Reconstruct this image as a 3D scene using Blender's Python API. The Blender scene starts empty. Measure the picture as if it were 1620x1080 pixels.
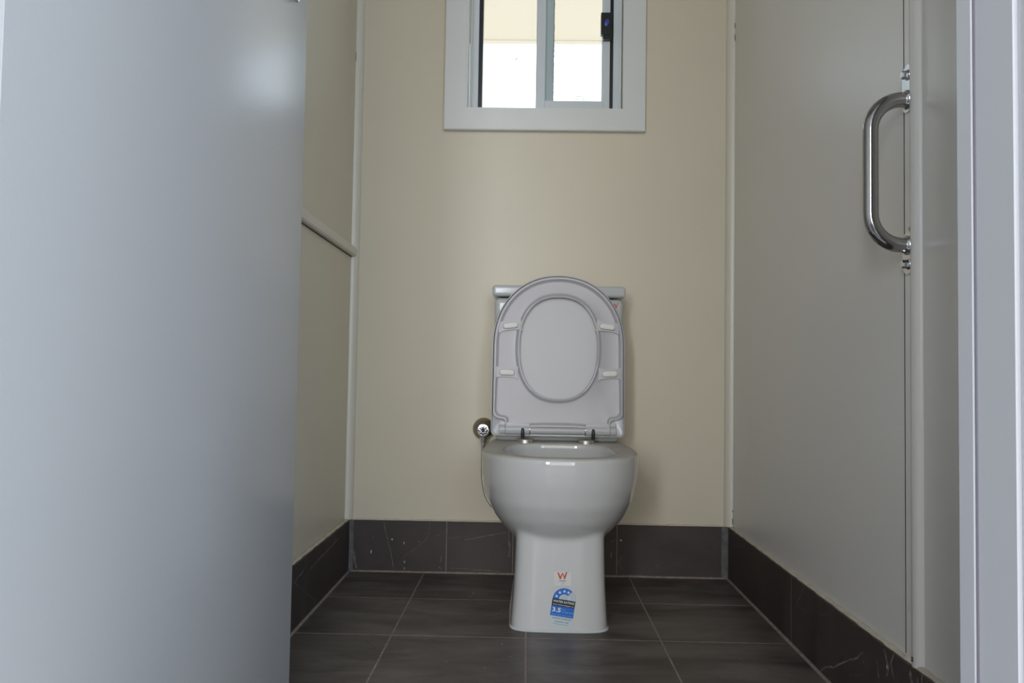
import bpy, bmesh, math, random
from mathutils import Vector, Matrix
random.seed(7)
S = bpy.context.scene
COL = S.collection
W = 1.108                      # room width between the skirting faces

# ------------------------------------------------------------------ camera
cam_d = bpy.data.cameras.new('camera'); cam = bpy.data.objects.new('camera', cam_d); COL.objects.link(cam)
cam_d.sensor_width = 36; cam_d.lens = 36*1291.38/1620; cam_d.clip_start = 0.01
R_ = Vector((0.99969031, 0.01887723, 0.01621514)); U_ = Vector((-0.01541833, -0.04161658, 0.99901468)); F_ = Vector((-0.01953345, 0.99895531, 0.04131264))
M = Matrix((R_, U_, -F_)).transposed().to_4x4(); M.translation = Vector((0.5161, -2.4195, 0.5834))
cam.matrix_world = M
S.camera = cam

# ------------------------------------------------------------------ world, light, exposure
S.view_settings.view_transform = 'Standard'; S.view_settings.look = 'None'
S.view_settings.gamma = 1; S.view_settings.use_curve_mapping = False
S.view_settings.exposure = -0.10
w = bpy.data.worlds.new('sky'); S.world = w; w.use_nodes = True
nt = w.node_tree; nt.nodes.clear()
wo = nt.nodes.new('ShaderNodeOutputWorld'); bg = nt.nodes.new('ShaderNodeBackground')
bg.inputs['Color'].default_value = (0.86, 0.93, 1.0, 1); bg.inputs['Strength'].default_value = 3.2
nt.links.new(bg.outputs[0], wo.inputs[0])

def area(name, loc, target, sx, sy, power, col):
    d = bpy.data.lights.new(name, 'AREA'); d.shape = 'RECTANGLE'; d.size = sx; d.size_y = sy
    d.energy = power; d.color = col
    o = bpy.data.objects.new(name, d); COL.objects.link(o)
    o.location = loc; o.rotation_euler = (Vector(target)-Vector(loc)).to_track_quat('-Z', 'Y').to_euler()
    return o
def sun(name, direction, strength, col, ang):
    d = bpy.data.lights.new(name, 'SUN'); d.energy = strength; d.color = col; d.angle = ang
    o = bpy.data.objects.new(name, d); COL.objects.link(o)
    o.rotation_euler = Vector(direction).to_track_quat('-Z', 'Y').to_euler(); o.location = (0.5, 6, 5)
sun('sun', (0.25, 0.5, -1), 3.2, (1, 0.95, 0.86), 0.01)          # falls on the yard beyond the window
# area lamps for hall daylight behind the camera, openings not built: a narrow slot of sky far left, a wide one on the right
area('daylight_narrow_entry', (-0.50, -4.9, 1.40), (0.9, -1.2, 0.7), 0.32, 1.7, 54, (0.86, 0.92, 1.0))
area('hall_rear_fill', (1.02, -5.15, 1.28), (1.02, 0, 1.28), 2.7, 2.2, 78, (1.0, 0.965, 0.925))  # broad fill panel added to brighten the room; the rear wall is closed
area('daylight_side_entry', (1.75, -4.1, 1.35), (0.0, -1.2, 0.7), 1.3, 1.7, 42, (0.44, 0.67, 1.0))
# portal at the small back window so that sky light is sampled well
pd = bpy.data.lights.new('window_portal', 'AREA'); pd.shape = 'RECTANGLE'; pd.size = 0.46; pd.size_y = 0.62; pd.cycles.is_portal = True
po = bpy.data.objects.new('window_portal', pd); COL.objects.link(po); po.location = (0.556, 0.16, 1.69); po.rotation_euler = (-math.pi/2, 0, 0)

# ------------------------------------------------------------------ materials
def mat(name, col, rough=0.5, metal=0, noise=None, bump=0, spec=0.5, coat=0, scale=8, trans=0):
    m = bpy.data.materials.new(name); m.use_nodes = True; n = m.node_tree; b = n.nodes['Principled BSDF']
    b.inputs['Base Color'].default_value = (*col, 1); b.inputs['Roughness'].default_value = rough
    b.inputs['Metallic'].default_value = metal; b.inputs['Specular IOR Level'].default_value = spec
    b.inputs['Coat Weight'].default_value = coat; b.inputs['Coat Roughness'].default_value = 0.03
    tc = n.nodes.new('ShaderNodeTexCoord')
    if noise:
        t = n.nodes.new('ShaderNodeTexNoise'); t.inputs['Scale'].default_value = scale; t.inputs['Detail'].default_value = 5
        n.links.new(tc.outputs['Object'], t.inputs['Vector'])
        r = n.nodes.new('ShaderNodeValToRGB'); r.color_ramp.elements[0].position = 0.35; r.color_ramp.elements[1].position = 0.68
        r.color_ramp.elements[0].color = (*col, 1); r.color_ramp.elements[1].color = (*noise, 1)
        n.links.new(t.outputs['Fac'], r.inputs['Fac']); n.links.new(r.outputs['Color'], b.inputs['Base Color'])
    if bump:
        t2 = n.nodes.new('ShaderNodeTexNoise'); t2.inputs['Scale'].default_value = 260; t2.inputs['Detail'].default_value = 3
        n.links.new(tc.outputs['Object'], t2.inputs['Vector'])
        bp = n.nodes.new('ShaderNodeBump'); bp.inputs['Strength'].default_value = bump; bp.inputs['Distance'].default_value = 0.001
        n.links.new(t2.outputs['Fac'], bp.inputs['Height']); n.links.new(bp.outputs['Normal'], b.inputs['Normal'])
    return m
cream = (0.665, 0.602, 0.462)
M_wall = mat('cream_paint', cream, 0.42, noise=(0.648, 0.585, 0.448), bump=0.12, scale=2.5)
M_trim = mat('cream_gloss_trim', (0.68, 0.645, 0.54), 0.35)
M_wall_cool = mat('cream_paint_cool_lit', (0.71, 0.68, 0.625), 0.33, noise=(0.69, 0.66, 0.61), bump=0.12, scale=2.5)  # same cream paint as the back wall; cool hall light put into the colour
M_door = mat('door_enamel', (0.62, 0.62, 0.61), 0.24, bump=0.15)
M_jamb = mat('jamb_enamel', (0.70, 0.71, 0.74), 0.35)
M_arch = mat('window_trim_white', (0.70, 0.71, 0.68), 0.3)
M_ceil = mat('ceiling_white', (0.75, 0.74, 0.68), 0.7)
M_alu = mat('powder_coated_aluminium', (0.62, 0.66, 0.68), 0.35)
M_black = mat('black_plastic', (0.012, 0.012, 0.014), 0.35)
M_blue = mat('blue_plastic', (0.05, 0.09, 0.40), 0.3)
M_chrome = mat('chrome', (0.62, 0.62, 0.63), 0.09, 1)
M_steel = mat('polished_steel', (0.42, 0.41, 0.40), 0.13, 1)
M_dchrome = mat('dark_chrome', (0.20, 0.20, 0.215), 0.12, 1)
M_nickel = mat('brushed_nickel', (0.68, 0.65, 0.58), 0.38, 1)
M_brass = mat('dull_brass', (0.34, 0.30, 0.24), 0.3, 1)
M_hose = mat('braided_hose', (0.35, 0.33, 0.30), 0.4, 0.8)
M_porc = mat('porcelain', (0.565, 0.56, 0.54), 0.07, coat=0.2)
M_cist = mat('cistern_porcelain', (0.54, 0.555, 0.545), 0.14, spec=0.3)
M_plast = mat('seat_plastic', (0.465, 0.45, 0.465), 0.18, spec=0.35)
M_lid = mat('lid_plastic', (0.50, 0.50, 0.50), 0.18, spec=0.35)
M_pad = mat('rubber_pad', (0.72, 0.71, 0.66), 0.45)
M_grout = mat('grout', (0.30, 0.24, 0.20), 0.9, noise=(0.20, 0.165, 0.14), scale=60)
M_cgrout = mat('corner_grout', (0.15, 0.145, 0.14), 0.9, noise=(0.10, 0.098, 0.096), scale=70)
M_caulk = mat('cream_caulk', (0.60, 0.55, 0.44), 0.6, noise=(0.52, 0.45, 0.36), scale=40)
M_rust = mat('orange_residue', (0.42, 0.24, 0.12), 0.8)
M_vein = mat('pale_vein', (0.22, 0.19, 0.17), 0.6, noise=(0.10, 0.085, 0.075), scale=90)
M_smear = mat('paint_smear', (0.17, 0.158, 0.15), 0.8, noise=(0.08, 0.07, 0.066), scale=120)
M_speck = mat('paint_speck', (0.55, 0.53, 0.50), 0.8)
M_gap = mat('dark_gap', (0.06, 0.055, 0.045), 0.9)
M_groove = mat('painted_groove', (0.22, 0.21, 0.25), 0.6)
M_gnd = mat('pale_yard', (0.62, 0.55, 0.44), 0.9, noise=(0.5, 0.44, 0.35))
M_soff = mat('soffit_cream', (0.66, 0.61, 0.545), 0.6)
M_hall = mat('hall_paint', (0.5, 0.49, 0.48), 0.6)
M_hfloor = mat('hall_floor', (0.10, 0.095, 0.09), 0.5)

def tile_mat(name, c1, c2, rough):
    m = bpy.data.materials.new(name); m.use_nodes = True; n = m.node_tree; b = n.nodes['Principled BSDF']
    tc = n.nodes.new('ShaderNodeTexCoord'); mp = n.nodes.new('ShaderNodeMapping'); mp.inputs['Scale'].default_value = (2.6, 8.5, 4)
    n.links.new(tc.outputs['Object'], mp.inputs['Vector'])
    t = n.nodes.new('ShaderNodeTexNoise'); t.inputs['Scale'].default_value = 1.6; t.inputs['Detail'].default_value = 9; t.inputs['Roughness'].default_value = 0.65
    t.inputs['Distortion'].default_value = 0.6
    n.links.new(mp.outputs[0], t.inputs['Vector'])
    r = n.nodes.new('ShaderNodeValToRGB'); r.color_ramp.elements[0].position = 0.37; r.color_ramp.elements[1].position = 0.68
    r.color_ramp.elements[0].color = (*c1, 1); r.color_ramp.elements[1].color = (*c2, 1)
    n.links.new(t.outputs['Fac'], r.inputs['Fac'])
    # small pale dust specks
    v = n.nodes.new('ShaderNodeTexNoise'); v.inputs['Scale'].default_value = 70; v.inputs['Detail'].default_value = 4
    n.links.new(tc.outputs['Object'], v.inputs['Vector'])
    r2 = n.nodes.new('ShaderNodeValToRGB'); r2.color_ramp.elements[0].position = 0.74; r2.color_ramp.elements[1].position = 0.80
    n.links.new(v.outputs['Fac'], r2.inputs['Fac'])
    mx = n.nodes.new('ShaderNodeMix'); mx.data_type = 'RGBA'
    n.links.new(r2.outputs['Color'], mx.inputs[0]); n.links.new(r.outputs['Color'], mx.inputs[6]); mx.inputs[7].default_value = (0.30, 0.28, 0.26, 1)
    n.links.new(mx.outputs[2], b.inputs['Base Color'])
    rr = n.nodes.new('ShaderNodeMapRange'); rr.inputs[3].default_value = rough-0.08; rr.inputs[4].default_value = rough+0.12
    n.links.new(t.outputs['Fac'], rr.inputs[0]); n.links.new(rr.outputs[0], b.inputs['Roughness'])
    return m
M_tile = tile_mat('charcoal_floor_tile', (0.046, 0.038, 0.034), (0.150, 0.130, 0.116), 0.45)
M_skirt = tile_mat('charcoal_skirting_tile', (0.038, 0.029, 0.025), (0.066, 0.051, 0.044), 0.55)

def glass_mat():
    m = bpy.data.materials.new('window_glass'); m.use_nodes = True; n = m.node_tree; n.nodes.clear()
    o = n.nodes.new('ShaderNodeOutputMaterial'); tr = n.nodes.new('ShaderNodeBsdfTransparent'); gl = n.nodes.new('ShaderNodeBsdfGlossy')
    gl.inputs['Roughness'].default_value = 0.02; tr.inputs[0].default_value = (0.93, 0.96, 0.96, 1)
    mx = n.nodes.new('ShaderNodeMixShader'); mx.inputs[0].default_value = 0.06
    n.links.new(tr.outputs[0], mx.inputs[1]); n.links.new(gl.outputs[0], mx.inputs[2]); n.links.new(mx.outputs[0], o.inputs[0])
    return m
M_glass = glass_mat()
def flat(name, col, rough=0.4): return mat(name, col, rough)
L_white = flat('label_white', (0.66, 0.70, 0.72)); L_blue = flat('label_blue', (0.01, 0.13, 0.50)); L_blk = flat('label_black', (0.01, 0.01, 0.012))
L_pale = flat('label_pale_blue', (0.50, 0.57, 0.60)); L_cream = flat('label_cream', (0.62, 0.62, 0.57)); L_red = flat('label_red', (0.55, 0.05, 0.03))
L_ink = flat('label_ink', (0.06, 0.06, 0.07)); L_lblue = flat('label_light_ink', (0.40, 0.60, 0.85))

# ------------------------------------------------------------------ helpers
def link(name, me, m=None, parent=None, smooth=False, mats=None):
    o = bpy.data.objects.new(name, me); COL.objects.link(o)
    for x in (mats or ([m] if m else [])): me.materials.append(x)
    if smooth:
        for p in me.polygons: p.use_smooth = True
    if parent: o.parent = parent
    return o
def obj(name, bm, m=None, parent=None, smooth=False, mats=None, auto=None):
    bmesh.ops.recalc_face_normals(bm, faces=bm.faces)
    me = bpy.data.meshes.new(name); bm.to_mesh(me); bm.free()
    o = link(name, me, m, parent, smooth, mats)
    if auto is not None:
        for p in me.polygons: p.use_smooth = True
        me.set_sharp_from_angle(angle=math.radians(auto))
    return o
def box(bm, x0, x1, y0, y1, z0, z1, bev=0, mi=0, seg=2, rot=None):
    r = bmesh.ops.create_cube(bm, size=1)
    vs = r['verts']
    for v in vs: v.co = Vector(((x0+x1)/2+v.co.x*(x1-x0), (y0+y1)/2+v.co.y*(y1-y0), (z0+z1)/2+v.co.z*(z1-z0)))
    fs = set(f for v in vs for f in v.link_faces)
    if bev:
        es = list(set(e for v in vs for e in v.link_edges))
        rr = bmesh.ops.bevel(bm, geom=es, offset=bev, segments=seg, affect='EDGES', profile=0.5)
        fs = set(f for f in rr['faces']) | set(f for v in rr['verts'] for f in v.link_faces)
        vs = list(set(v for f in fs for v in f.verts))
    for f in fs: f.material_index = mi
    if rot:
        for v in vs: v.co = rot @ v.co
    return vs
def tube(bm, pts, rad, n=14, cap=True, mi=0):
    pts = [Vector(p) for p in pts]; rings = []
    t0 = (pts[1]-pts[0]).normalized(); a = t0.orthogonal().normalized(); prev = t0
    for i, p in enumerate(pts):
        t = (pts[min(i+1, len(pts)-1)]-pts[max(i-1, 0)]).normalized()
        q = prev.rotation_difference(t); a = q @ a; prev = t; b = t.cross(a)
        r = rad[i] if isinstance(rad, (list, tuple)) else rad
        rings.append([bm.verts.new(p+(a*math.cos(k*2*math.pi/n)+b*math.sin(k*2*math.pi/n))*r) for k in range(n)])
    for i in range(len(rings)-1):
        for k in range(n):
            f = bm.faces.new((rings[i][k], rings[i][(k+1) % n], rings[i+1][(k+1) % n], rings[i+1][k])); f.material_index = mi
    if cap:
        for rg in (rings[0][::-1], rings[-1]): bm.faces.new(rg).material_index = mi
def lathe(bm, c, axis, prof, n=32):          # prof: (distance along axis, radius)
    c = Vector(c); ax = Vector(axis).normalized()
    tube_pts = [c+ax*d for d, r in prof]
    a = ax.orthogonal().normalized(); b = ax.cross(a); rings = []
    for (d, r), p in zip(prof, tube_pts):
        rings.append([bm.verts.new(p+(a*math.cos(k*2*math.pi/n)+b*math.sin(k*2*math.pi/n))*max(r, 1e-5)) for k in range(n)])
    for i in range(len(rings)-1):
        for k in range(n): bm.faces.new((rings[i][k], rings[i][(k+1) % n], rings[i+1][(k+1) % n], rings[i+1][k]))
    bm.faces.new(rings[0][::-1]); bm.faces.new(rings[-1])
def prism(bm, pts2, f, d0, d1, mi=0):        # f(u,v,d)->Vector
    a = [bm.verts.new(f(u, v, d0)) for u, v in pts2]; b = [bm.verts.new(f(u, v, d1)) for u, v in pts2]
    n = len(pts2)
    for i in range(n): bm.faces.new((a[i], a[(i+1) % n], b[(i+1) % n], b[i])).material_index = mi
    bm.faces.new(a[::-1]).material_index = mi; bm.faces.new(b).material_index = mi
def empty(name, loc=(0, 0, 0), kind=None, label=None, cat=None, parent=None):
    o = bpy.data.objects.new(name, None); COL.objects.link(o); o.location = loc; o.empty_display_size = 0.05
    if kind: o['kind'] = kind
    if label: o['label'] = label; o['category'] = cat
    if parent: o.parent = parent
    return o
def fix(child, root):                        # meshes are modelled in world space: keep them there
    child.parent = root; child.matrix_parent_inverse = Matrix.Translation(-root.location)
def struct(o, label=None, cat=None):
    o['kind'] = 'structure'
    if label: o['label'] = label; o['category'] = cat
    return o
def B(): return bmesh.new()

# ------------------------------------------------------------------ room shell
XL, XR, YB = -0.014, W+0.012, 0.008          # painted wall faces stand behind the skirting tiles
NY0, NY1 = -1.776, -1.70                     # the wall that holds the doorway
WX0, WX1, WZ0, WZ1 = 0.318, 0.797, 1.377, 2.005
bm = B()
box(bm, XL-.1, WX0, YB, YB+.11, -.05, 2.42); box(bm, WX1, XR+.1, YB, YB+.11, -.05, 2.42)
box(bm, WX0, WX1, YB, YB+.11, -.05, WZ0); box(bm, WX0, WX1, YB, YB+.11, WZ1, 2.42)
struct(obj('wall_back', bm, M_wall), 'cream painted back wall behind the toilet, pierced by the small window', 'wall')
bm = B(); box(bm, XL-.1, XL, NY1, YB, -.05, 2.42)
struct(obj('wall_left', bm, M_wall), 'cream painted left wall with a horizontal rail, mostly behind the open door', 'wall')
bm = B(); box(bm, XR, XR+.1, NY1, YB, -.05, 2.42)
struct(obj('wall_right', bm, M_wall_cool), 'cream painted right wall, cool light put into its greyer colour, with the vertical cover strip', 'wall')
bm = B(); box(bm, -1.6, 0.0, NY0, NY1, -.05, 2.42); box(bm, .935, 2.5, NY0, NY1, -.05, 2.42); box(bm, 0.0, .935, NY0, NY1, 2.06, 2.42)
struct(obj('wall_front', bm, M_hall), 'painted wall around the doorway the room is seen through', 'wall')
bm = B(); box(bm, XL-.1, XR+.1, NY1, YB+.11, 2.4, 2.5)
struct(obj('ceiling', bm, M_ceil), 'pale ceiling over the toilet room', 'ceiling')

# floor: bevelled tiles over a grout bed
bm = B()
box(bm, -.02, W+.02, NY1, 0.02, -.03, -.0002, mi=1)
g, gy = 0.0017, 0.0026
xs = [-.02, .2215-.3+.3, .5215, .8215, W+.02]
ys = [0.01, -.2769, -.5769, -.8769, -1.1769, -1.4769, NY1]
for i in range(4):
    for j in range(6):
        box(bm, xs[i]+g, xs[i+1]-g, ys[j+1]+gy, ys[j]-gy, -.01, 0, bev=0.0004, seg=1)
# grout fillets along the foot of the walls
for pts in (((-.002, 0, 0), (W+.002, 0, 0)), ((0.0, 0, 0), (0.0, NY1, 0)), ((W, 0, 0), (W, NY1, 0))):
    tube(bm, pts, 0.0045, 8, mi=1)
def ribbon(bm, pts, f, wd, mi, off):         # thin raised trace on a surface
    P = []
    for i in range(len(pts)-1):
        a, b = pts[i], pts[i+1]; n = 6
        for k in range(n): t = k/n; P.append((a[0]+(b[0]-a[0])*t, a[1]+(b[1]-a[1])*t))
    P.append(pts[-1])
    P = [(u+random.uniform(-1, 1)*min(wd*.4, .0009), v+random.uniform(-1, 1)*min(wd*.4, .0009)) for u, v in P]
    L, Rr = [], []
    for i, p in enumerate(P):
        q0, q1 = P[max(i-1, 0)], P[min(i+1, len(P)-1)]; d = Vector((q1[0]-q0[0], q1[1]-q0[1])).normalized()
        ww = wd*random.uniform(.35, 1)*(0.5 if i in (0, len(P)-1) else 1)/2
        L.append(bm.verts.new(f(p[0]-d.y*ww, p[1]+d.x*ww, off))); Rr.append(bm.verts.new(f(p[0]+d.y*ww, p[1]-d.x*ww, off)))
    for i in range(len(P)-1):
        bm.faces.new((L[i], L[i+1], Rr[i+1], Rr[i])).material_index = mi
def blob(bm, c, r, f, mi, off, asp=1.0):
    n = 9; vs = []
    for k in range(n):
        a = k*2*math.pi/n; q = r*random.uniform(.6, 1.1); vs.append(bm.verts.new(f(c[0]+q*math.cos(a), c[1]+q*asp*math.sin(a), off)))
    bm.faces.new(vs).material_index = mi
fl = lambda u, v, d: Vector((u, v, d))
for c, r in (((.381, -.215), .004), ((.376, -.25), .002), ((.30, -.28), .0018), ((.285, -.235), .0018), ((.46, -.37), .002), ((.47, -.62), .0022), ((.30, -.60), .0014),
             ((.12, -.42), .0014), ((.2, -.44), .0012), ((.16, -.34), .0012), ((.36, -.74), .0012), ((.49, -.7), .002), ((.44, -.77), .0016), ((.5, -.3), .0012), ((.1, -.33), .0014), ((.65, -.77), .0012), ((.9, -.63), .0012), ((.97, -.68), .0012)):
    blob(bm, c, r, fl, 2, .0003)
for _ in range(26): blob(bm, (random.uniform(.03, 1.08), random.uniform(-.85, -.05)), random.uniform(.0005, .0012), fl, 2, .0003)
for pts in ([(.03, -.50), (.08, -.46), (.12, -.45)], [(.16, -.61), (.2, -.66), (.19, -.7)], [(.09, -.15), (.12, -.16), (.16, -.155)]):
    ribbon(bm, pts, fl, .006, 3, .0003)
struct(obj('floor', bm, mats=[M_tile, M_grout, M_speck, M_smear]), 'charcoal grey square floor tiles with pale grout lines', 'floor')

# skirting tiles: real tiles, caulk bead on top, grout in joints and corners
def skirting(name, f, cuts, length, label, veins=(), specks=(), smears=(), c0=.016, c1=.016):
    bm = B(); H = .150; th = .0135
    def bx(u0, u1, v0, v1, d0, d1, bev, mi):
        vs = box(bm, u0, u1, d0, d1, v0, v1, bev=bev, mi=mi, seg=1)
        for v in vs: v.co = f(v.co.x, v.co.z, v.co.y)
    bx(0, length, 0.001, H-.001, -th, -.0005, 0, 6)
    e = [c0*0.6]+list(cuts)+[length-c1*0.6]
    for a, b in zip(e[:-1], e[1:]): bx(a+.0009, b-.0009, .003, H, -th, 0, .0008, 0)
    # lumpy caulk bead along the top
    n = int(length/.008); rings = []
    for i in range(n+1):
        u = .004+(length-.008)*i/n; rr = .0042+.0009*math.sin(i*.7)*math.sin(i*.23)+random.uniform(-.0003, .0003)
        c = f(u, H+.0005, -.0085); ax = (f(u+.01, H, 0)-f(u, H, 0)).normalized(); up = Vector((0, 0, 1)); sd = ax.cross(up)
        rings.append([bm.verts.new(c+sd*math.cos(k*math.pi/4)*rr*1.25+up*math.sin(k*math.pi/4)*rr) for k in range(8)])
    for i in range(n):
        for k in range(8): bm.faces.new((rings[i][k], rings[i][(k+1) % 8], rings[i+1][(k+1) % 8], rings[i+1][k])).material_index = 2
    for pts, wd in veins: ribbon(bm, pts, f, wd, 3, .0004)
    for c, r, a in specks: blob(bm, c, r, f, 4, .0005, a)
    for pts, wd in smears: ribbon(bm, pts, f, wd, 5, .0005)
    o = obj(name, bm, mats=[M_skirt, M_cgrout, M_caulk, M_vein, M_speck, M_smear, M_grout]); return struct(o, label, 'skirting')
skirting('baseboard_back', lambda u, v, d: Vector((u, -d, v)), [.2854, .4806, .786], W, 'charcoal tiled skirting along the foot of the back wall',
    veins=[([(.099, .148), (.105, .12), (.113, .091), (.124, .05), (.132, .005)], .0018), ([(.235, .148), (.234, .115), (.225, .095), (.195, .07), (.165, .05), (.16, .04)], .0013),
           ([(.339, .098), (.37, .103), (.404, .111), (.465, .122)], .0022), ([(.29, .1), (.33, .107)], .001), ([(.80, .13), (.84, .145)], .001), ([(.90, .04), (.91, .025)], .0012), ([(.25, .105), (.285, .12)], .001)],
    specks=[((.064, .058), .002, 3), ((.125, .095), .0025, 1.3), ((.161, .085), .0014, 3.5), ((.163, .03), .0016, 3), ((.163, .012), .0016, 2), ((.797, .106), .0042, .8), ((.205, .09), .0012, 1), ((.07, .1), .001, 1)],
    smears=[([(.013, .06), (.016, .03), (.022, .01)], .008), ([(.272, .05), (.268, .03)], .004), ([(.262, .02), (.272, .014)], .005), ([(.295, .015), (.38, .012), (.45, .009)], .003), ([(.468, .13), (.472, .08), (.47, .05)], .008),
            ([(.762, .10), (.78, .104)], .003), ([(.80, .06), (.793, .04), (.803, .02)], .004), ([(.77, .07), (.768, .05)], .005), ([(.80, .004), (.83, .006), (.9, .002)], .004)])
skirting('baseboard_left', lambda u, v, d: Vector((d, -u, v)), [.61, 1.21], 1.69, 'charcoal tiled skirting along the foot of the left wall',
    veins=[([(.19, .135), (.12, .09), (.04, .042)], .0012), ([(.64, .145), (.575, .11), (.475, .062), (.377, .016)], .0014)],
    smears=[([(.20, .148), (.19, .135), (.21, .125)], .008), ([(.12, .125), (.3, .118), (.45, .11)], .006), ([(.5, .12), (.6, .11)], .006)])
skirting('baseboard_right', lambda u, v, d: Vector((W-d, -u, v)), [.5769, 1.1769], 1.69, 'charcoal tiled skirting along the foot of the right wall',
    veins=[([(.661, .148), (.645, .126), (.612, .097)], .0028), ([(.969, .114), (.935, .09), (.908, .079), (.825, .037), (.79, .025), (.761, .007)], .0045), ([(.052, .109), (.10, .118), (.149, .122), (.20, .137)], .0012),
           ([(.62, .095), (.68, .10)], .001), ([(.74, .11), (.80, .128)], .001), ([(.9, .05), (.96, .07)], .001)],
    specks=[((1.06, .12), .002, 2)],
    smears=[([(1.05, .145), (1.066, .12), (1.06, .105)], .010), ([(1.085, .148), (1.075, .13), (1.085, .11)], .008), ([(1.14, .143), (1.15, .12), (1.14, .10)], .012), ([(1.165, .14), (1.17, .11)], .008), ([(1.02, .12), (1.03, .09)], .005)])
# grout wedges in the two visible corners of the skirting
bm = B()
for x0, sgn in ((0, 1), (W, -1)):
    wd = .011 if sgn > 0 else .017
    prism(bm, [(x0, -.0), (x0+sgn*wd, 0), (x0+sgn*wd*.6, -.0035), (x0+sgn*.002, -.007), (x0, -wd*.7)], lambda u, v, d: Vector((u, v, d)), 0.0, .150)
struct(obj('trim_1', bm, M_cgrout), 'grey grout filling the corners of the tiled skirting', 'grout')

# quad beads in the wall corners
def quad(bm, cx, cy, sx, sy, r, z0, z1, mi=0):
    pts = [(cx, cy)]+[(cx+sx*r*math.cos(a), cy+sy*r*math.sin(a)) for a in [i*math.pi/16 for i in range(9)]]
    prism(bm, pts, lambda u, v, d: Vector((u, v, d)), z0, z1, mi)
bm = B(); quad(bm, XL, YB, 1, -1, .021, .152, 2.4); box(bm, XL+.0002, XL+.0012, -.0145, -.0133, 1.52, 1.545, mi=1)
struct(obj('trim_2', bm, mats=[M_trim, M_gap], auto=40), 'cream quarter-round bead in the left back corner', 'trim')
bm = B(); quad(bm, XR, YB, -1, -1, .022, .152, 2.4)
for z0, z1 in ((.16, .178), (.196, .202), (1.59, 1.608), (1.628, 1.643)): box(bm, XR-.0018, XR-.0002, -.0155, -.0138, z0, z1, mi=1)
struct(obj('trim_3', bm, mats=[M_trim, M_gap], auto=40), 'cream quarter-round bead in the right back corner', 'trim')
# horizontal rail on the left wall
bm = B()
pr = [(0, .929), (.012, .929), (.016, .933), (.0175, .942), (.015, .953), (.008, .960), (0, .961)]
prism(bm, pr, lambda u, v, d: Vector((XL+u, d, v)), -.004, NY1+.02)
box(bm, XL, XL+.0018, NY1+.02, -.010, .9270, .9292, mi=1)
struct(obj('trim_4', bm, mats=[M_trim, M_gap], auto=35), 'cream horizontal rail running along the left wall', 'trim')
# vertical cover strip on the right wall: flat strip, then rounded bead
bm = B()
prism(bm, [(0, -1.113), (-.005, -1.113), (-.005, -1.134), (-.009, -1.139), (-.011, -1.147), (-.009, -1.156), (-.004, -1.161), (0, -1.162)], lambda u, v, d: Vector((XR+u, v, d)), .150, 2.4)
prism(bm, [(0, -1.1112), (-.0055, -1.1112), (-.0055, -1.1130), (0, -1.1130)], lambda u, v, d: Vector((XR+u, v, d)), .16, 2.4, mi=1)
for z in (.158, .162): box(bm, XR-.0125, XR-.010, -1.148, -1.145, z, z+.003, mi=1)
struct(obj('trim_5', bm, mats=[M_wall_cool, M_gap], auto=35), 'vertical rounded cover strip on the right wall beneath the grab handle', 'trim')

# ------------------------------------------------------------------ window
win = empty('window_1', (.556, .0, 1.38), 'structure', 'small white-framed aluminium sliding window high on the back wall', 'window')
def wpart(name, bm, m, auto=None, parent=None, **k):
    o = obj(name, bm, m, auto=auto, **k)
    if parent is None: fix(o, win)
    else: o.parent = parent; o.matrix_parent_inverse = parent.matrix_parent_inverse @ Matrix.Identity(4); o.matrix_parent_inverse = Matrix.Identity(4)
    return o
bm = B()                                      # flat architrave with mitred corners
def frame_ring(bm, x0, x1, z0, z1, t, y0, y1, mi=0, tz=None, tt=None):
    tz = tz or t; tt = tt or t
    o = [(x0, z0), (x1, z0), (x1, z1), (x0, z1)]; i = [(x0+t, z0+tz), (x1-t, z0+tz), (x1-t, z1-tt), (x0+t, z1-tt)]
    for k in range(4):
        kk = (k+1) % 4
        prism(bm, [o[k], o[kk], i[kk], i[k]], lambda u, v, d: Vector((u, d, v)), y0, y1, mi)
frame_ring(bm, .2547, .8548, 1.3144, 2.070, .0665, -.016, YB+.0002)
bmesh.ops.remove_doubles(bm, verts=bm.verts, dist=1e-5)
bmesh.ops.bevel(bm, geom=[e for e in bm.edges if all(abs(v.co.y+.016) < 1e-4 for v in e.verts) and len(e.link_faces) == 2 and abs(e.link_faces[0].normal.dot(e.link_faces[1].normal)) < .5], offset=.002, segments=2, affect='EDGES')
wpart('architrave', bm, M_arch)
bm = B(); frame_ring(bm, WX0-.0005, WX1+.0005, WZ0-.0005, WZ1, .0055, -.012, .062); frame_ring(bm, .3265, .7885, 1.3855, 2.0, .004, .045, .062)
wpart('window_frame', bm, M_arch)
bm = B()                                      # aluminium outer frame
frame_ring(bm, .3235, .792, 1.382, 2.0, .0265, .062, .118, tz=.014); frame_ring(bm, .3305, .785, 1.389, 1.994, .004, .058, .064)
box(bm, .350, .766, .112, .118, 1.38, 1.408)
wpart('aluminium_frame', bm, M_alu)
bm = B(); box(bm, .3500, .3625, .075, .100, 1.40, 1.982); box(bm, .7555, .7655, .0715, .10, 1.40, 1.982)  # black strips at the outer sides of the two sashes
wpart('black_strip', bm, M_black)
bm = B(); box(bm, .5555, .583, .095, .117, 1.40, 1.982, bev=.001); box(bm, .352, .57, .097, .117, 1.40, 1.410); box(bm, .352, .57, .097, .117, 1.960, 1.982)
for i in range(150): z = 1.41+i*.0038; box(bm, .5815, .5845+random.uniform(-.0008, .0008), .0935, .0955, z, z+.003, mi=1)
fixed = wpart('fixed_sash', bm, None, mats=[M_alu, M_hose])
bm = B(); box(bm, .355, .562, .106, .1085, 1.408, 1.965)
p = obj('pane', bm, M_glass); fix(p, win); p.parent = fixed; p.matrix_parent_inverse = Matrix.Identity(4); 
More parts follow.
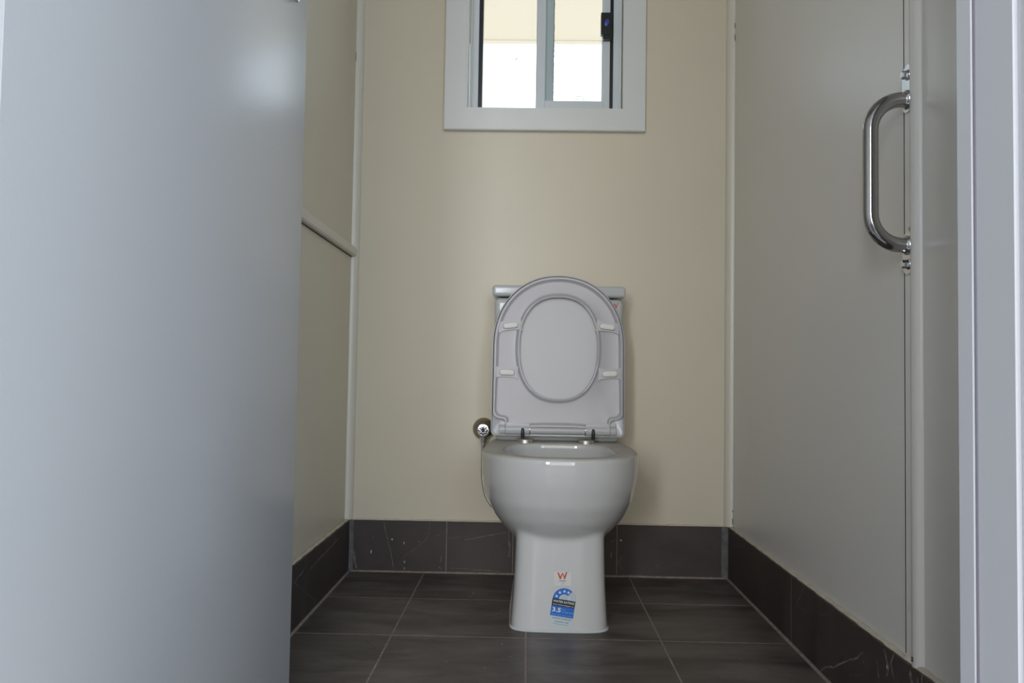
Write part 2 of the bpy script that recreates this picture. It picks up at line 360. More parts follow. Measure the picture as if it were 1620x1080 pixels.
fixed.matrix_parent_inverse = Matrix.Translation(-win.location)
bm = B()                                      # sliding sash on the inner track
box(bm, .528, .556, .068, .092, 1.400, 1.982, bev=.001); box(bm, .7375, .7555, .068, .092, 1.400, 1.982, bev=.001)
box(bm, .556, .7375, .068, .092, 1.400, 1.4315, bev=.001); box(bm, .556, .7375, .068, .092, 1.960, 1.982, bev=.001)
box(bm, .7315, .7375, .078, .088, 1.4315, 1.96)
slide = wpart('sliding_sash', bm, M_alu)
bm = B(); box(bm, .557, .736, .082, .0845, 1.4315, 1.96); p2 = obj('pane', bm, M_glass); p2.parent = slide
bm = B(); tube(bm, [(.652, .0665, 1.4315), (.6545, .0665, 1.4445), (.6735, .0665, 1.4445), (.6765, .0665, 1.4315)], .0010, 6)
p3 = obj('wire_clip', bm, M_gap); p3.parent = slide
bm = B()
box(bm, .7255, .7550, .045, .068, 1.632, 1.700, bev=.002); box(bm, .732, .7585, .048, .068, 1.618, 1.698, bev=.002)
latch = obj('latch', bm, M_black); latch.parent = slide
bm = B(); lathe(bm, (.7425, .0455, 1.667), (0, -1, 0), [(0, .0075), (.003, .0072), (.0045, .005), (.005, .0)], 20)
for v in bm.verts: v.co.z = 1.667+(v.co.z-1.667)*1.45+ (v.co.x-.7425)*.4
l2 = obj('latch_lever', bm, M_blue, auto=40); l2['label'] = 'blue thumb lever'; fix(l2, win); l2.parent = slide; l2.matrix_parent_inverse = Matrix.Identity(4)
# (sash children are modelled in the same space as the sash, which is offset once through the window)
# insect on the left pane
bm = B(); c = Vector((.4665, .0945, 1.5715))
tube(bm, [c+Vector((-.006, 0, -.003)), c, c+Vector((.003, 0, .005))], [.0006, .0013, .0005], 8)
for s in ((-.008, -.006), (.004, -.004), (.010, .006), (.006, .009), (-.004, .004)): tube(bm, [c, c+Vector((s[0], 0, s[1]))], .0003, 5)
o = obj('insect', bm, M_black); o['label'] = 'tiny dark insect on the left window pane'; o['category'] = 'insect'

# outside: verandah soffit, yard
bm = B(); box(bm, -3, 4, .30, 2.06, 2.45, 2.50)
for k in range(3): box(bm, -3, 4, .45+k*.35, .46+k*.35, 2.446, 2.4505)
box(bm, -3, 4, 2.055, 2.10, 2.445, 2.5)
struct(obj('ceiling_verandah', bm, M_soff), 'cream boarded soffit seen through the top of the window', 'soffit')
bm = B(); box(bm, -12, 13, .125, 25, -.45, -.4)
struct(obj('floor_yard', bm, M_gnd), 'pale ground outside the window', 'ground')

# ------------------------------------------------------------------ doorway and open door
door = empty('door_1', (.036, -1.70, 0), 'structure', 'open pale grey door leaf and painted frame at the near end', 'door')
bm = B()
for x0, x1 in ((.8955, .936), (-.0005, .026)): box(bm, x0, x1, NY0-.001, NY1+.0005, 0, 2.045)
box(bm, .0, .936, NY0-.001, NY1+.0005, 2.045, 2.061)
box(bm, .8925, .896, -1.7215, -1.6985, 0, 2.04, bev=.0004); box(bm, .8940, .8957, -1.7235, -1.7215, 0, 2.04, mi=1)
fix(obj('door_frame', bm, mats=[M_jamb, M_groove]), door)
bm = B(); box(bm, .899, .975, NY0-.015, NY0-.0002, 0, 2.10, bev=.003); box(bm, -.045, .021, NY0-.015, NY0-.0002, 0, 2.10, bev=.003); box(bm, -.045, .975, NY0-.015, NY0-.0002, 2.05, 2.11, bev=.003)
fix(obj('architrave', bm, M_jamb), door)
a0, a1 = Vector((.036, -1.700)), Vector((.1115, -.988)); ln = (a1-a0).length; ang = math.atan2(a1.y-a0.y, a1.x-a0.x)
RM = Matrix.Translation((a0.x, a0.y, 0)) @ Matrix.Rotation(ang, 4, 'Z')
bm = B(); box(bm, 0, ln, 0, .036, .010, 2.035, bev=.0015)
for v in bm.verts: v.co = RM @ v.co
leaf = obj('door_leaf', bm, M_door, auto=40); fix(leaf, door)
bm = B()                                       # chrome handle, only the tip of its lower plate is in the frame
box(bm, ln-.070, ln-.042, -.005, 0, 1.236, 1.300, bev=.002)
lathe(bm, (ln-.056, 0, 1.234), (0, -1, 0), [(0, .013), (.005, .013)], 6); lathe(bm, (ln-.056, -.005, 1.249), (0, -1, 0), [(0, .007), (.006, .007), (.008, .005)], 6)
for v in bm.verts: v.co = RM @ v.co
hk = obj('door_handle', bm, M_chrome, auto=30); hk.parent = leaf; hk['label'] = 'chrome plate and bolt'

# ------------------------------------------------------------------ hall behind the camera
bm = B(); box(bm, -1.6, 2.5, -5.2, NY0, -.05, -.001); struct(obj('floor_hall', bm, M_hfloor))
bm = B(); box(bm, -1.6, 2.5, -5.2, NY0, 2.42, 2.5); struct(obj('ceiling_hall', bm, M_hall))
bm = B(); box(bm, -1.7, -1.6, -5.2, NY0, -.05, 2.5); struct(obj('wall_hall_left', bm, M_hall))
bm = B(); box(bm, 2.5, 2.6, -5.2, NY0, -.05, 2.5); struct(obj('wall_hall_right', bm, M_hall))
bm = B(); box(bm, -1.7, 2.6, -5.3, -5.2, -.05, 2.5); struct(obj('wall_hall_rear', bm, M_hall))

# ------------------------------------------------------------------ toilet
X0 = .5985
T = empty('toilet', (X0, -.30, 0), None, 'white close-coupled toilet with raised seat and lid against the back wall', 'toilet')
def tp(o, parent=None):
    if parent is None: fix(o, T)
    else: o.parent = parent; o.matrix_parent_inverse = Matrix.Identity(4)
    return o
def lerp_table(tb, z):
    if z <= tb[0][0]: return tb[0][1]
    for (a, fa), (b, fb) in zip(tb[:-1], tb[1:]):
        if z <= b:
            t = (z-a)/(b-a); return fa+(fb-fa)*t
    return tb[-1][1]
def smooth_table(tb, z):
    h = .008; return sum(lerp_table(tb, z+d) for d in (-h, -h/2, 0, h/2, h))/5
WT = [(.150, .040), (.165, .080), (.185, .108), (.203, .124), (.226, .1435), (.248, .1595), (.287, .1800), (.331, .1900), (.36, .1925), (.402, .1920)]
FT = [(.150, .42), (.170, .455), (.188, .490), (.206, .519), (.226, .550), (.25, .574), (.29, .599), (.34, .614), (.37, .618), (.402, .618)]
RC = .36
def in_bowl(x, y, z, off=0):
    w_, f_ = smooth_table(WT, z)-off, smooth_table(FT, z)-off
    if w_ <= 0: return 9
    if y < -RC: return (abs(x)/w_)**2.35+(abs(y+RC)/(f_-RC))**2.35
    w_ *= 1-.09*min(1, (y+RC)/RC)**1.4; return (abs(x)/w_)**9+(abs(y+RC)/(RC-.012-off))**9
def in_ped(x, y, z):
    w_ = smooth_table([(0, .1135), (.05, .110), (.12, .106), (.22, .1035), (.3, .103)], z); f_ = .530
    if y < -.455: return (abs(x)/w_)**4.2+(abs(y+.455)/(f_-.455))**4.2
    return (abs(x)/w_)**16+(abs(y+.455)/(.455-.013))**16
def in_hole(x, y, w_, f_, b_):
    c = .40
    if y < -c: return (abs(x)/w_)**2.35+(abs(y+c)/(f_-c))**2.35
    return (abs(x)/w_)**3.2+(abs(y+c)/(c-b_))**3.2
def rad(fn, th, yc=-.33):
    lo, hi = 0., .6; cx, cy = math.cos(th), math.sin(th)
    for _ in range(26):
        m = (lo+hi)/2
        if fn(m*cx, yc+m*cy) < 1: lo = m
        else: hi = m
    return lo
N = 200; YC = -.33
TH = [2*math.pi*k/N for k in range(N)]
rows = []
def smax(a, b, k=.010): return math.log(math.exp(a/k*.5)+math.exp(b/k*.5))*k*2 if abs(a-b) < .12 else max(a, b)
zs = [0, .004, .02, .05, .09, .13, .15]+[.158+.0065*i for i in range(37)]
zs = [z for z in zs if z < .392]+[.392]
for z in zs:
    row = []
    for th in TH:
        rp = rad(lambda x, y: in_ped(x, y, z), th); rb = rad(lambda x, y: in_bowl(x, y, z), th) if z > .151 else 0
        row.append((smax(rp, rb, .0022), z))
    rows.append(row)
for dz, off in ((.397, .0012), (.4005, .004), (.4018, .008)):
    rows.append([(rad(lambda x, y: in_bowl(x, y, .392, off), th), dz) for th in TH])
hp = (.1385, .583, .215)
for z, s in ((.4016, -.004), (.4003, -.001), (.396, .0015), (.385, .002), (.365, -.002), (.34, .010), (.30, .026), (.26, .05), (.23, .075), (.21, .105), (.205, .125)):
    rows.append([(rad(lambda x, y: in_hole(x, y, hp[0]-s, hp[1]-s, hp[2]+s*.6), th), z) for th in TH])
bm = B(); VR = [[bm.verts.new((X0+r*math.cos(th), YC+r*math.sin(th), z)) for (r, z), th in zip(row, TH)] for row in rows]
for a, b in zip(VR[:-1], VR[1:]):
    for k in range(N): bm.faces.new((a[k], a[(k+1) % N], b[(k+1) % N], b[k]))
bm.faces.new(VR[0][::-1]); bm.faces.new(VR[-1])
pan = tp(obj('pan', bm, M_porc, smooth=True))
# porcelain with a dusty film on the upward-facing rim
n = M_porc.node_tree; b = n.nodes['Principled BSDF']; tc = n.nodes.new('ShaderNodeTexCoord'); sp = n.nodes.new('ShaderNodeSeparateXYZ'); ge = n.nodes.new('ShaderNodeNewGeometry'); sn = n.nodes.new('ShaderNodeSeparateXYZ')
n.links.new(tc.outputs['Object'], sp.inputs[0]); n.links.new(ge.outputs['Normal'], sn.inputs[0])
mr = n.nodes.new('ShaderNodeMapRange'); mr.inputs[1].default_value = .395; mr.inputs[2].default_value = .400; n.links.new(sp.outputs['Z'], mr.inputs[0])
nz = n.nodes.new('ShaderNodeTexNoise'); nz.inputs['Scale'].default_value = 14; n.links.new(tc.outputs['Object'], nz.inputs[0])
mm = n.nodes.new('ShaderNodeMath'); mm.operation = 'MULTIPLY'; n.links.new(mr.outputs[0], mm.inputs[0]); n.links.new(nz.outputs[0], mm.inputs[1])
mx = n.nodes.new('ShaderNodeMix'); mx.data_type = 'RGBA'; mx.inputs[6].default_value = (.565, .56, .54, 1); mx.inputs[7].default_value = (.38, .335, .25, 1)
m2 = n.nodes.new('ShaderNodeMapRange'); m2.inputs[3].default_value = .07; m2.inputs[4].default_value = .6; n.links.new(mr.outputs[0], m2.inputs[0]); n.links.new(m2.outputs[0], b.inputs['Roughness'])
m3 = n.nodes.new('ShaderNodeMapRange'); m3.inputs[3].default_value = .2; m3.inputs[4].default_value = 0; n.links.new(mr.outputs[0], m3.inputs[0]); n.links.new(m3.outputs[0], b.inputs['Coat Weight'])
m4 = n.nodes.new('ShaderNodeMapRange'); m4.inputs[3].default_value = .5; m4.inputs[4].default_value = .15; n.links.new(mr.outputs[0], m4.inputs[0]); n.links.new(m4.outputs[0], b.inputs['Specular IOR Level'])
n.links.new(mm.outputs[0], mx.inputs[0]); n.links.new(mx.outputs[2], b.inputs['Base Color'])
# sealant bead at the foot and small scuff on the bowl
bm = B()
ring = [Vector((X0+(rows[0][k][0]+.0005)*math.cos(TH[k]), YC+(rows[0][k][0]+.0005)*math.sin(TH[k]), .001)) for k in range(N)]
vs0 = [bm.verts.new(p+(p-Vector((X0, YC, .001))).normalized()*.0045-Vector((0, 0, .001))) for p in ring]; vs1 = [bm.verts.new(p+(p-Vector((X0, YC, .001))).normalized()*.002+Vector((0, 0, .002))) for p in ring]; vs2 = [bm.verts.new(p+Vector((0, 0, .0035))) for p in ring]
for a, b2 in ((vs0, vs1), (vs1, vs2)):
    for k in range(N): bm.faces.new((a[k], a[(k+1) % N], b2[(k+1) % N], b2[k]))
tp(obj('sealant_bead', bm, M_cist, smooth=True), None)

# cistern
bm = B(); vs = box(bm, X0-.178, X0+.182, -.148, .006, .402, .800, bev=.016, seg=5)
for v in bm.verts:
    t = (.8-v.co.z)/.4; v.co.x = X0+.002+(v.co.x-X0-.002)*(1-.04*t)
cist = tp(obj('cistern', bm, M_cist, auto=50))
bm = B(); box(bm, X0-.1835, X0+.1875, -.156, .007, .8035, .8345, bev=.009, seg=5)
tp(obj('cistern_lid', bm, M_cist, auto=50), cist)

# seat and lid frame: u across, v up, w towards the room
al = math.radians(2.4); O = Vector((X0+.0015, -.188, .4195))
VV = Vector((0, math.sin(al), math.cos(al))); WW = Vector((0, -math.cos(al), math.sin(al)))
def F(u, v, w): return O+Vector((1, 0, 0))*u+VV*v+WW*w
def chaikin(P, n=3):
    for _ in range(n):
        Q = []
        for i in range(len(P)):
            a, b = P[i], P[(i+1) % len(P)]
            Q += [(a[0]*.75+b[0]*.25, a[1]*.75+b[1]*.25), (a[0]*.25+b[0]*.75, a[1]*.25+b[1]*.75)]
        P = Q
    return P
def ray_poly(P, th, c=(0, .24)):
    dx, dy = math.cos(th), math.sin(th); best = 0
    for i in range(len(P)):
        ax, ay = P[i][0]-c[0], P[i][1]-c[1]; bx_, by = P[(i+1) % len(P)][0]-c[0], P[(i+1) % len(P)][1]-c[1]
        ex, ey = bx_-ax, by-ay; det = dx*(-ey)+dy*ex
        if abs(det) < 1e-12: continue
        t = (ax*(-ey)+ay*ex)/det; s = (dx*ay-dy*ax)/det
        if t > 0 and -1e-9 <= s <= 1+1e-9: best = max(best, t)
    return best
def arch(hw, v0, top, vs_, nn=2.12, corner=.012):
    P = [(-hw, vs_), (-hw, v0+corner*2.4), (-hw, v0+corner)]
    P += [(-hw+corner*(1-math.cos(a)), v0+corner*(1-math.sin(a))) for a in (math.pi/6, math.pi/3)]
    P += [(-hw+corner, v0)]; P += [(-x, y) for x, y in P[::-1]]
    for i in range(1, 48):
        a = math.pi*i/48; c_, s_ = math.cos(a), math.sin(a)
        P.append((hw*math.copysign(abs(c_)**(2/nn), c_), vs_+(top-vs_)*s_**(2/nn)))
    return P
NS = 480; TS = [2*math.pi*(k+.5)/NS for k in range(NS)]
def shell(bm, prof, centre_first=None, centre_last=None, closed=False, mi=0):
    """prof: list of (radius list, w)"""
    V = [[bm.verts.new(F(r*math.cos(t), .24+r*math.sin(t), w_ if not callable(w_) else w_(t))) for r, t in zip(rs, TS)] for rs, w_ in prof]
    pr_ = list(zip(V[:-1], V[1:]))+([(V[-1], V[0])] if closed else [])
    for a, b in pr_:
        for k in range(NS): bm.faces.new((a[k], a[(k+1) % NS], b[(k+1) % NS], b[k]))
    if not closed: bm.faces.new(V[0][::-1]); bm.faces.new(V[-1])
lidP = arch(.1815, 0.0, .4415, .245); lidR = [ray_poly(lidP, t) for t in TS]
off = lambda L, d: [r-d for r in L]
bm = B()
shell(bm, [(off(lidR, .03), -.019), (off(lidR, .012), -.0185), (off(lidR, .003), -.0155), (off(lidR, 0), -.011), (off(lidR, 0), .004), (off(lidR, .0008), .0052), (off(lidR, .0022), .0052), (off(lidR, .003), .004), (off(lidR, .0034), -.0065), (off(lidR, .010), -.0085), ([r*.62 for r in lidR], -.009), ([r*.3 for r in lidR], -.0092)])
lid = tp(obj('lid', bm, M_lid, auto=38))
bm = B(); tube(bm, [F(-.074, .0155, .0005), F(.074, .0155, .0005)], .0105, 24)
prism(bm, [(-.074, .0045), (.074, .0045), (.074, .0005), (-.074, .0005)], F, -.006, .0075)
for s in (-1, 1):
    tube(bm, [F(s*.1425, .0165, .0005), F(s*.1575, .0165, .0005)], .0130, 24)
    prism(bm, [(s*.1425, .0035), (s*.1575, .0035), (s*.1575, .0375), (s*.1425, .0375)], F, -.008, .004)
tp(obj('lid_hinge_bar', bm, M_lid, auto=40), lid)

seatP = arch(.1765, 0.0, .4365, .245)
body = [(-.1765, .245), (-.1765, .075), (-.1765, .060), (-.171, .050), (-.160, .045), (-.150, .0445), (-.1435, .041), (-.1415, .034), (-.1415, .022), (-.138, .0215), (-.078, .0215), (-.072, .0225), (-.04, .0235)]
top = [q for q in seatP if q[1] > .2455]
seatQ = body+[(-x, y) for x, y in body[::-1]]+top
# keep order: left side down, bottom to the right, right side up, arc back to the left
seatR = [ray_poly(seatQ, t) for t in TS]
def hole_r(t):
    lo, hi = 0, .3
    for _ in range(26):
        m = (lo+hi)/2; x, y = m*math.cos(t), m*math.sin(t)
        q = (abs(x)/.1065)**2.35+(abs(y)/(.139 if y > 0 else .139))**2.35
        if q < 1: lo = m
        else: hi = m
    return lo
HR = [hole_r(t) for t in TS]
inn = lambda d: [r+d for r in HR]
mixr = lambda f_: [a+.0125+(b_-.0135-a-.0125)*f_ for a, b_ in zip(HR, seatR)]
bm = B()
shell(bm, [(inn(0), -.004), (inn(0), .0105), (inn(.0012), .0118), (inn(.0045), .0118), (inn(.0062), .0105), (inn(.009), .0050), (inn(.0115), .0036), (inn(.0135), .0034), (mixr(.5), .0034),
           (off(seatR, .0155), .0034), (off(seatR, .0130), .0036), (off(seatR, .0105), .0050), (off(seatR, .0078), .0105), (off(seatR, .0062), .0118), (off(seatR, .0018), .0118), (off(seatR, .0003), .0105), (off(seatR, 0), -.001), (off(seatR, .004), -.004)], closed=True)
seat = tp(obj('seat', bm, M_plast, auto=38))
# cross ribs with buffers
buf = []
for s in (-1, 1):
    for (uc, vc, tilt) in ((.132, .3000, -.12), (.1395, .1715, 0.03)):
        c = (s*uc, vc); d = Vector((1, s*tilt)).normalized()
        def G(a, b_, w_, c=c, d=d): return F(c[0]+a*d.x-b_*d.y, c[1]+a*d.y+b_*d.x, w_)
        # rib: flared bridge across the channel
        P = []
        L0, L1 = -.030, .034
        for k in range(13): a = L0+(L1-L0)*k/12; e = abs((a-(L0+L1)/2)/(L1-L0)*2)**4; P.append((a, .0125+.006*e))
        P += [(a, -b_) for a, b_ in P[::-1]]
        if s < 0: P = [(-a, b_) for a, b_ in P]
        bm = B(); prism(bm, P, G, .003, .0108); tp(obj('cross_rib', bm, M_plast), seat)
        buf.append(G)
for G in buf:
    bm = B(); n1 = 28
    lay = []
    for w_, sc in ((.010, 1), (.0145, 1), (.0170, .93), (.0182, .78), (.0185, .5)):
        P = []
        for k in range(n1):
            t = 2*math.pi*k/n1; cx = .013 if math.cos(t) > 0 else -.013; r = .0085*sc
            P.append(bm.verts.new(G(cx+r*math.cos(t), r*math.sin(t), w_)))
        lay.append(P)
    for a, b_ in zip(lay[:-1], lay[1:]):
        for k in range(n1): bm.faces.new((a[k], a[(k+1) % n1], b_[(k+1) % n1], b_[k]))
    bm.faces.new(lay[0][::-1]); bm.faces.new(lay[-1])
    o = tp(obj('buffer', bm, M_pad, auto=60), seat)
for s in (-1, 1):
    bm = B(); tube(bm, [F(s*.0765, .0170, .001), F(s*.1415, .0170, .001)], .0140, 28)
    prism(bm, [(s*.0765, .017), (s*.1415, .017), (s*.1415, .036), (s*.0765, .0335)], F, -.010, .0112)
    tp(obj('hinge_barrel', bm, M_lid, auto=40), seat)
    bm = B(); u = s*.0955+.001
    tube(bm, [F(u, -.0095, .010), F(u, .006, .0125), F(u, .0155, .0125), F(u, .0185, .0115), F(u, .0205, .009)], [.0048, .0050, .0052, .0048, .002], 14)
    tp(obj('hinge_post', bm, M_black, auto=50)); 
    bm = B(); lathe(bm, F(s*.0765, .0175, .001), (-s, 0, 0), [(0, .0085), (.0022, .0085), (.003, .006)], 20)
    tp(obj('hinge_pin', bm, M_nickel, auto=30))
    bm = B(); lathe(bm, (X0-.002+(-.0835 if s < 0 else .0805), -.196, .4016), (0, 0, 1), [(0, .0225), (.0085, .0225), (.010, .0215), (.0105, .0150)], 32)
    tp(obj('hinge_disc', bm, M_nickel, auto=30))

# stickers (flat printed labels stuck on the pedestal and the cistern)
def frm(cx, cz, y, rot):                     # label plane facing the room: millimetres in, metres out
    c_, s_ = math.cos(rot), math.sin(rot)
    return lambda u, v, d: Vector((cx+(u*c_+v*s_)/1000, y-d/1000, cz+(-u*s_+v*c_)/1000))
def text_bm(bm, txt, f, cx, cy, h, d, width=None, mi=0, bold=0):
    cu = bpy.data.curves.new('t', 'FONT'); cu.body = txt; cu.size = 1; cu.resolution_u = 2; cu.offset = bold
    o = bpy.data.objects.new('t', cu); COL.objects.link(o); bpy.context.view_layer.update()
    me = bpy.data.meshes.new_from_object(o.evaluated_get(bpy.context.evaluated_depsgraph_get()))
    bpy.data.objects.remove(o); xs_ = [v.co.x for v in me.vertices]
    if not xs_: return
    x0, x1 = min(xs_), max(xs_); sy = h/.7; sx = (width/(x1-x0)) if width else sy
    vs = [bm.verts.new(f(cx+(v.co.x-(x0+x1)/2)*sx, cy+(v.co.y-.35)*sy, d)) for v in me.vertices]
    for p_ in me.polygons:
        try: bm.faces.new([vs[i] for i in p_.vertices]).material_index = mi
        except ValueError: pass
    bpy.data.meshes.remove(me)
def poly(bm, pts, f, d, mi): bm.faces.new([bm.verts.new(f(u, v, d)) for u, v in pts]).material_index = mi
def star(cx, cy, r, rot=0): return [(cx+(r if k % 2 == 0 else r*.42)*math.sin(rot+k*math.pi/5), cy+(r if k % 2 == 0 else r*.42)*math.cos(rot+k*math.pi/5)) for k in range(10)]
def wmark(bm, f, cx, cy, s, d, mi):          # red W emblem: two outer strokes and a house-like inner peak
    for P in ([(-12, 8), (-8.2, 8), (-3.2, -5.2), (-1.9, -2.5), (-3.4, -7.4), (-6, -7.4)], [(12, 9), (8.6, 9), (3.2, -5.2), (1.9, -2.5), (3.4, -7.4), (6, -7.4)],
              [(-4.8, -1.5), (-.4, 7.4), (1.2, 7.4), (.2, 3.6), (-3.2, -4.6)], [(1.2, 7.4), (5.2, -1.5), (3.4, -4.4), (.2, 3.6)]):
        poly(bm, [(cx+u*s, cy+v*s) for u, v in P], f, d, mi)
    poly(bm, [(cx+13.2*s, cy+9*s), (cx+15.2*s, cy+9*s), (cx+15.2*s, cy+8*s), (cx+13.2*s, cy+8*s)], f, d, mi)
def slab(bm, pts, f, d0, d1, mi=0): prism(bm, pts, f, d0, d1, mi)
PY = -.5301
f = frm(.6035, .1210, PY, -.045)
bm = B(); slab(bm, [(-19.5, -15.5), (19.5, -15.5), (19.5, 15.5), (-19.5, 15.5)], f, -.4, .3)
wl = tp(obj('certification_label', bm, L_cream)); wl['label'] = 'small cream sticker with red W emblem'
bm = B(); wmark(bm, f, 0, 6, .98, .45, 0); tp(obj('emblem', bm, L_red), wl)
bm = B(); text_bm(bm, 'WaterMark', f, 0, -5.0, 2.6, .45, 17, bold=.02); text_bm(bm, 'AS 1172', f, 0, -9.6, 1.5, .45, 6); text_bm(bm, '20040', f, 0, -12.6, 1.5, .45, 5); tp(obj('lettering', bm, L_ink), wl)
f = frm(.6050, .0545, PY, .140)
def rating(f, parent, extra=True):
    g = lambda u, v, d: f(u, v-43, d)
    arc = [(26.5*math.cos(a), 62+26.5*math.sin(a)) for a in [math.pi*k/24 for k in range(25)]]
    bm = B(); slab(bm, [(-26.5, 0), (26.5, 0)]+arc, g, -.4, .3); L = obj('water_rating_label', bm, L_pale); tp(L, parent)
    bm = B(); poly(bm, [(-26.5, 23), (26.5, 23), (26.5, 46), (-26.5, 46)], g, .4, 0)
    cut = math.radians(52); k = 20; A = [math.pi-(math.pi-cut)*i/k for i in range(k+1)]
    for i in range(k):
        poly(bm, [(26.2*math.cos(A[i]), 62+26.2*math.sin(A[i])), (26.2*math.cos(A[i+1]), 62+26.2*math.sin(A[i+1])), (12*math.cos(A[i+1]), 62+12*math.sin(A[i+1])), (12*math.cos(A[i]), 62+12*math.sin(A[i]))], g, .4, 0)
    tp(obj('blue_print', bm, L_blue), L)
    bm = B(); poly(bm, [(-26.5, 46), (26.5, 46), (26.5, 62), (-26.5, 62)], g, .42, 0)
    for i, txt in enumerate(('The more', 'stars the more', 'water efficient')): text_bm(bm, txt, g, 0, 70.5-i*3.2, 1.4, .42, (9, 15, 17)[i])
    text_bm(bm, 'REGISTERED TO AS/NZS 6400', g, 1, 18.5, 2.1, .42, 42, bold=.02); text_bm(bm, 'Licence No. 1 & 8', g, 2, 11.5, 2.6, .42, 31, bold=.02); text_bm(bm, 'tested flush performance', g, 1, 6, 1.9, .42, 36)
    tp(obj('black_print', bm, L_blk), L)
    bm = B()
    for th in (163, 129, 96, 66): a = math.radians(th); poly(bm, star(19*math.cos(a), 62+19*math.sin(a), 4.2, -.1), g, .5, 0)
    text_bm(bm, 'WATER RATING', g, 0, 56.5, 5.0, .5, 48, bold=.015); text_bm(bm, 'www.waterrating.gov.au', g, 0, 49.5, 2.6, .5, 48, bold=.01)
    text_bm(bm, '3.5', g, -13.5, 37.5, 9.5, .5, 20, bold=.03)
    tp(obj('white_print', bm, L_white), L)
    bm = B(); text_bm(bm, 'litres', g, 2.5, 40, 2.4, .5, 9); text_bm(bm, 'average flush', g, 12, 34.5, 2.6, .5, 26); text_bm(bm, '4.5L per full flush / 3L per half flush', g, 0, 27, 2.0, .5, 47)
    tp(obj('light_print', bm, L_lblue), L)
    bm = B()
    for th in (38, 15):
        a = math.radians(th); s = star(19*math.cos(a), 62+19*math.sin(a), 4.2, -.1); s2 = star(19*math.cos(a), 62+19*math.sin(a), 3.5, -.1)
        for i in range(10): poly(bm, [s[i], s[(i+1) % 10], s2[(i+1) % 10], s2[i]], g, .45, 0)
    A = [cut*i/12 for i in range(13)]
    for i in range(12): poly(bm, [(26.4*math.cos(A[i]), 62+26.4*math.sin(A[i])), (26.4*math.cos(A[i+1]), 62+26.4*math.sin(A[i+1])), (25.9*math.cos(A[i+1]), 62+25.9*math.sin(A[i+1])), (25.9*math.cos(A[i]), 62+25.9*math.sin(A[i]))], g, .45, 0)
    tp(obj('star_outline', bm, L_ink), L)
    return L
L1 = rating(f, None); L1['label'] = 'blue, black and white arched water rating sticker'
# the same two stickers on the cistern, mostly hidden by the raised lid
CY = -.1485
f2 = frm(.7555, .7810, CY, 0)
bm = B(); wmark(bm, f2, 0, 0, .92, .1, 0); o = tp(obj('emblem', bm, L_red), cist); o['label'] = 'red W emblem half hidden by the lid'
rating(frm(.7540, .7000, CY, 0), cist)

# ------------------------------------------------------------------ stop valve and hose
VX, VZ = .3895, .424
V = empty('stop_valve', (VX, YB, VZ), None, 'chrome stop valve with round wall plate, left of the toilet', 'valve')
def vp(name, bm, m, auto=35): o = obj(name, bm, m, auto=auto); fix(o, V); return o
bm = B(); lathe(bm, (VX, YB, VZ), (0, -1, 0), [(0, .0325), (.006, .0325), (.016, .027), (.024, .020), (.026, .0165)], 40); vp('wall_plate', bm, M_brass)
bm = B(); lathe(bm, (VX+.001, -.016, VZ-.001), (0, -1, 0), [(0, .0165), (.012, .0165), (.016, .019), (.028, .019), (.031, .0165), (.0315, .012)], 36); vp('body', bm, M_chrome)
bm = B()
for k in range(8): a = k*math.pi/4; box(bm, -.0030, .0030, -.060, -.046, .003, .0135, bev=.0008, rot=Matrix.Translation((VX+.001, 0, VZ-.001)) @ Matrix.Rotation(a, 4, 'Y'))
lathe(bm, (VX+.001, -.044, VZ-.001), (0, -1, 0), [(0, .0105), (.014, .0105), (.0165, .004), (.0145, .0022), (.012, .001)], 24); vp('handle', bm, M_dchrome)
bm = B(); lathe(bm, (VX+.001, -.030, VZ-.016), (0, 0, -1), [(0, .006), (.007, .006)], 16); lathe(bm, (VX+.001, -.030, VZ-.0225), (0, 0, -1), [(0, .0105), (.0145, .0105)], 6); vp('nut', bm, M_chrome, 20)
bm = B()
pts = [(VX, -.030, VZ-.035), (VX, -.030, VZ-.06), (VX-.0005, -.031, VZ-.10), (VX+.002, -.034, VZ-.15), (VX+.016, -.04, VZ-.20), (VX+.05, -.045, VZ-.235), (VX+.09, -.05, VZ-.24)]
sm = []
for i in range(len(pts)-1):
    p0, p1, p2_, p3_ = [Vector(pts[min(max(j, 0), len(pts)-1)]) for j in (i-1, i, i+1, i+2)]
    for k in range(8):
        t = k/8; sm.append(.5*((2*p1)+(-p0+p2_)*t+(2*p0-5*p1+4*p2_-p3_)*t*t+(-p0+3*p1-3*p2_+p3_)*t**3))
tube(bm, sm, [.0048 if i < 6 else .004 for i in range(len(sm))], 12); vp('hose', bm, M_hose)

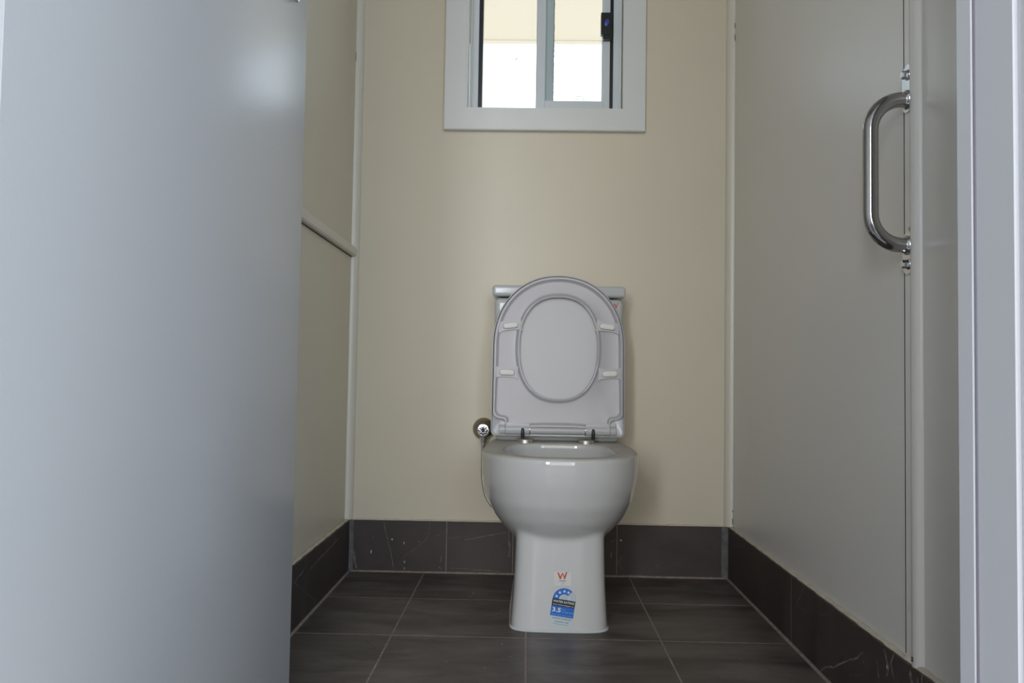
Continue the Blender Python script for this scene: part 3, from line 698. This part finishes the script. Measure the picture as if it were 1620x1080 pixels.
# ------------------------------------------------------------------ grab handle on the right wall
HX = XR-.005; HYc = -1.129
H = empty('grab_handle', (HX, HYc, .915), None, 'chrome D-shaped grab handle screwed to the right wall', 'handle')
def hpart(name, bm, m, auto=35): o = obj(name, bm, m, auto=auto); fix(o, H); return o
zt, zb, px_, rr_ = 1.030, .798, .061, .0120
pts = [(HX-.002, HYc, zt), (HX-.012, HYc, zt)]
for k in range(1, 13): a = k*math.pi/24; pts.append((HX-.012-(px_-.012)*math.sin(a), HYc, zt-.050*(1-math.cos(a))))
for k in range(1, 6): pts.append((HX-px_, HYc, zt-.05-(zt-zb-.1)*k/6))
for k in range(0, 13): a = k*math.pi/24; pts.append((HX-.012-(px_-.012)*math.cos(a), HYc, zb+.05-.05*math.sin(a)))
pts.append((HX-.002, HYc, zb))
bm = B(); tube(bm, pts, rr_, 24)
hpart('grip', bm, M_steel, 50)
for nm, z0, z1, zs_ in (('mounting_plate', zt-.020, 1.086, 1.070), ('mounting_plate', .752, zb+.022, .768)):
    bm = B(); zc0, zc1 = z0+.0165, z1-.0165; P = [(.0165*math.cos(a), zc1+.0165*math.sin(a)) for a in [math.pi*k/12 for k in range(13)]]+[(-.0165*math.cos(a), zc0-.0165*math.sin(a)) for a in [math.pi*k/12 for k in range(13)]]
    prism(bm, P, lambda u, v, d: Vector((HX-d, HYc+u, v)), 0, .0035)
    zz = zt if z0 > .9 else zb
    lathe(bm, (HX-.0035, HYc, zz), (-1, 0, 0), [(0, .0155), (.003, .015), (.006, .0122)], 24)
    pl = hpart(nm, bm, M_chrome)
    bm = B(); lathe(bm, (HX-.0035, HYc, zs_), (-1, 0, 0), [(0, .0085), (.002, .0085)], 20); lathe(bm, (HX-.0055, HYc, zs_), (-1, 0, 0), [(0, .0068), (.005, .0068), (.0065, .005)], 6)
    sc = obj('bolt', bm, M_chrome, auto=25); sc.parent = pl
# rust-coloured residue near the plates
for c, r, a in (((-1.131, zb+.026), .006, .8), ((-1.1465, .775), .0022, 8), ((-1.1465, 1.045), .0018, 14)):
    bm = B(); blob(bm, c, r, lambda u, v, d: Vector((HX-d, u, v)), 0, .0006, a); hpart('rust_stain', bm, M_rust)
